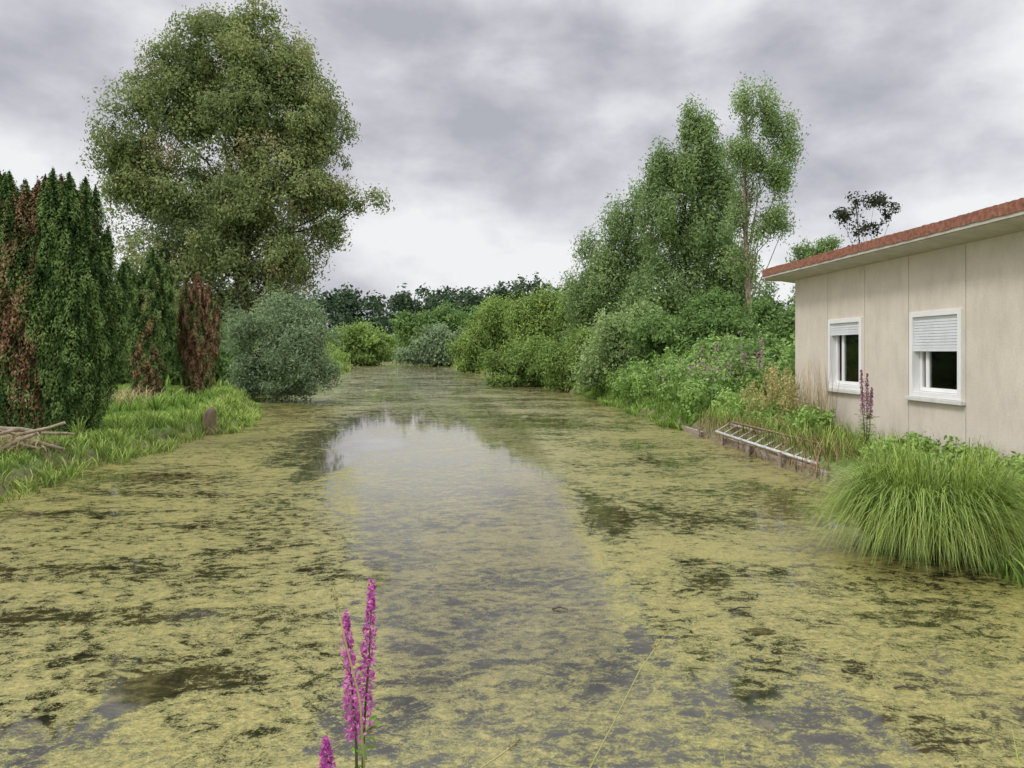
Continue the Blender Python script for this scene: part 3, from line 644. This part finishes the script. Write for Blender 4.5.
# ------------------------------------------------------------ pond edging, metal frame
M_plank=noisemat('old_plank',[(.3,(.17,.13,.10)),(.7,(.42,.35,.29))],5,.9,.5,stretch=(1,1,6))
M_galv=noisemat('galvanised',[(.3,(.34,.34,.33)),(.7,(.66,.66,.64))],9,.6,.2,spec=.4,metal=.1)
M_rust=noisemat('rusty',[(.3,(.16,.09,.06)),(.7,(.38,.25,.17))],14,.8,.3)
A=np.array([4.36,10.4]); Bp=np.array([3.98,17.6])
e=empty('pond_edging',(A[0],A[1],0),'weathered low plank edging held by posts at the waterline','edging')
dirv=(Bp-A)/np.linalg.norm(Bp-A); nrm=np.array([-dirv[1],dirv[0]])
for i in range(5):
    b=B(); skew=rng.normal(0,.04,2); a=A+(Bp-A)*(i/5)+dirv*.03-A+nrm*skew[0]; c_=A+(Bp-A)*((i+1)/5)-dirv*rng.uniform(.03,.2)-A+nrm*skew[1]; th=.07
    zt_=[.13+rng.normal(0,.03),.13+rng.normal(0,.03)]
    for z in (-.15,1):
        for q,zi in ((a,0),(c_,1),(c_-nrm*th,1),(a-nrm*th,0)): b.V.append((q[0],q[1],z if z<0 else zt_[zi]))
    for f in((3,2,1,0),(4,5,6,7),(0,1,5,4),(1,2,6,5),(2,3,7,6),(3,0,4,7)): b.F.append(list(f))
    link(b.obj('plank',M_plank,bevel=.008),e)
for i in range(6):
    b=B(); q=(Bp-A)*(i/5)+nrm*.09; b.tube([(q[0],q[1],-.4),(q[0]+rng.normal(0,.02),q[1],.14+rng.uniform(0,.14))],[.035,.03],8); link(b.obj('post',M_plank),e)
e=empty('metal_frame',(4.5,11.0,.2),'galvanised metal ladder-like frame lying along the pond edge','frame')
p00=np.array([4.80,11.1,.33]); p10=np.array([4.33,15.2,.36]); p01=np.array([4.36,10.85,.20]); p11=np.array([4.0,14.9,.24])
o0=np.array([4.5,11.0,.2])
def part(nm,p,q,r,mat,s=6):
    b=B(); m_=(np.array(p)+np.array(q))/2+rng.normal(0,r*.4,3); b.tube([np.array(p)-o0,m_-o0,np.array(q)-o0],[r,r,r],s); link(b.obj(nm,mat,True),e)
part('rail',p00,p10,.028,M_galv,4); part('rail',p01,p11,.028,M_galv,4)
for i in range(12):
    f=i/11; part('rung',p00+(p10-p00)*f,p01+(p11-p01)*f,.014,M_galv,4)
top=p00+np.array([-.18,.25,.10]); tq=top+(p10-p00)*.8
part('brace',p00,top,.016,M_rust); part('brace',p01,top,.016,M_rust); part('brace',top,tq,.015,M_rust); part('brace',p10,tq,.014,M_rust)

# ------------------------------------------------------------ left bank things
M_log=noisemat('log_bark',[(.3,(.14,.11,.075)),(.7,(.40,.33,.24))],12,.9,.5)
M_stump=noisemat('stump_wood',[(.3,(.09,.065,.04)),(.7,(.26,.20,.13))],10,.95,.8,.03,stretch=(2,2,.5))
M_cut=noisemat('cut_wood',[(.3,(.42,.33,.2)),(.7,(.6,.5,.33))],20,.8,.2)
for i in range(20):
    x=-7.5+rng.uniform(-.5,.5); y=11.2+rng.uniform(-.8,.8); L=rng.uniform(.4,.9); a=rng.normal(.3,.9); z=float(H(np.array([x]),np.array([y]))[0])+.10+.07*(i%4)
    r_=rng.uniform(.012,.04); e=empty('firewood_log',(x,y,z),'cut weathered log lying on the grassy bank','log','logs heaped on the lawn edge')
    dv=np.array([math.cos(a),math.sin(a),rng.normal(0,.2)])*L/2
    b=B(); b.tube([-dv,-dv*.3+rng.normal(0,.02,3),dv*.4+rng.normal(0,.02,3),dv],[r_,r_*1.06,r_*.9,r_*.75],9); link(b.obj('bark',M_log,True),e)
    b=B(); b.tube([dv,dv*1.004],[r_*.72,r_*.72],9); link(b.obj('cut_end',M_cut),e)
    b=B(); b.tube([-dv,-dv*1.004],[r_*.9,r_*.9],9); link(b.obj('cut_end',M_cut),e)
n=1500; x=-7.6+rng.normal(0,.35,n); y=11.2+rng.normal(0,.45,n); p=np.stack([x,y,H(x,y)+.05],-1)
blades('dry_straw',p,rng.uniform(.05,.24,n),.011,rng.uniform(.1,.4,n),M_dry,3,label='heap of dry straw and cut stems on the bank',cat='straw')
q=P(209,352,16.6); e=empty('tree_stump',(q[0],16.6,0.0),'weathered grey-brown stump standing at the water edge','stump')
b=B(); b.tube([(0,0,-.3),(.01,0,.1),(0,.02,.3),(.03,.0,.45),(.07,0,.53),(.08,0,.60)],[.20,.17,.15,.13,.10,.03],10); link(b.obj('trunk',M_stump,True),e)
n=420; x=-10.4+rng.normal(0,.5,n); y=20.4+rng.normal(0,.3,n); p=np.stack([x,y,H(x,y)],-1)
blades('dead_branches',p,rng.uniform(.1,.6,n),.02,rng.uniform(.2,.9,n),M_dry,3,label='tangle of dead bleached twigs beneath the yew',cat='branches')
for i,(u,v,du) in enumerate([(322,500,10),(215,560,22),(740,610,26),(905,690,20),(560,610,16)]):
    d=CAMZ*F/(v-HOR); q=P(u,v,d)
    b=B(); L=du/F*d; a=rng.uniform(-.4,.6); b.tube([(-L/2*math.cos(a),-L/2*math.sin(a),.0),(0,.01,.012),(L/2*math.cos(a),L/2*math.sin(a),.004)],[.006,.005,.003],6)
    o=b.obj('floating_twig',M_bark,True); o.location=(q[0],q[1],.004); link(o,None,'dark wet twig floating on the algae','twig',None,'twigs floating on the pond')

# ------------------------------------------------------------ world
w=bpy.data.worlds.new('World'); sc.world=w; w.use_nodes=True; nt=w.node_tree; nt.nodes.clear(); g=N(nt)
out=nt.nodes.new('ShaderNodeOutputWorld'); bg=g.n('ShaderNodeBackground'); bg.inputs[1].default_value=.1
EL=math.radians(50); AZ=math.radians(238)
sky=g.n('ShaderNodeTexSky'); sky.sky_type='NISHITA'; sky.sun_disc=False; sky.sun_elevation=EL; sky.sun_rotation=AZ
tc=g.n('ShaderNodeTexCoord'); sx=g.n('ShaderNodeSeparateXYZ'); g.l(tc.outputs['Generated'],sx.inputs[0])
z=g.math('MAXIMUM',sx.outputs[2],0.)
mp=g.n('ShaderNodeMapping'); mp.inputs['Scale'].default_value=(1,1,1.8); mp.inputs['Rotation'].default_value=(0,.08,0); mp.inputs['Location'].default_value=(5.3,0,2.2); g.l(tc.outputs['Generated'],mp.inputs[0])
na=g.noise(mp.outputs[0],2.8,2,.5,.1); nb=g.noise(mp.outputs[0],6.0,9,.55,.12)
v=g.math('ADD',g.math('MULTIPLY',na,.72),g.math('MULTIPLY',nb,.68))
hz=g.ramp(z,[(0.,.21),(.10,.21),(.17,.17),(.23,.05),(.29,.04),(.36,.08),(.45,.11)])
v=g.math('ADD',v,hz)
v=g.math('ADD',v,g.math('MULTIPLY',g.math('ABSOLUTE',sx.outputs[0]),.15))
v=g.math('SUBTRACT',v,.05)
cl=g.ramp(v,[(.56,(.45,.455,.505)),(.67,(.58,.58,.63)),(.77,(.74,.74,.775)),(.89,(.91,.91,.925))])
sc10=g.n('ShaderNodeMix',data_type='RGBA',blend_type='MULTIPLY'); sc10.inputs[0].default_value=1; sc10.clamp_result=False
g.l(cl,sc10.inputs[6])
bo=g.math('MULTIPLY_ADD',g.ramp(z,[(.42,0.),(.8,1.)]),17.0,10.0)
cb=g.n('ShaderNodeCombineXYZ')
for i in range(3): g.l(bo,cb.inputs[i])
g.l(cb.outputs[0],sc10.inputs[7])
fin=g.mixc(.95,sky.outputs[0],sc10.outputs[2])
g.l(fin,bg.inputs[0]); g.l(bg.outputs[0],out.inputs[0])
sl=bpy.data.lights.new('sun','SUN'); sl.energy=1.5; sl.angle=math.radians(12); sl.color=(1,.96,.9)
so=bpy.data.objects.new('sun',sl); col.objects.link(so)
dv=Vector((math.sin(AZ)*math.cos(EL),math.cos(AZ)*math.cos(EL),math.sin(EL)))
so.rotation_euler=dv.to_track_quat('Z','Y').to_euler()
cam=bpy.data.cameras.new('camera'); cam.lens=F/1024*36; cam.sensor_width=36; cam.shift_y=-(384-HOR)/1024; cam.clip_start=.05; cam.clip_end=4000
co=bpy.data.objects.new('camera',cam); co.location=(0,0,CAMZ); co.rotation_euler=(math.pi/2,0,0); col.objects.link(co); sc.camera=co
sc.view_settings.view_transform='Standard'; sc.view_settings.look='None'; sc.view_settings.exposure=0
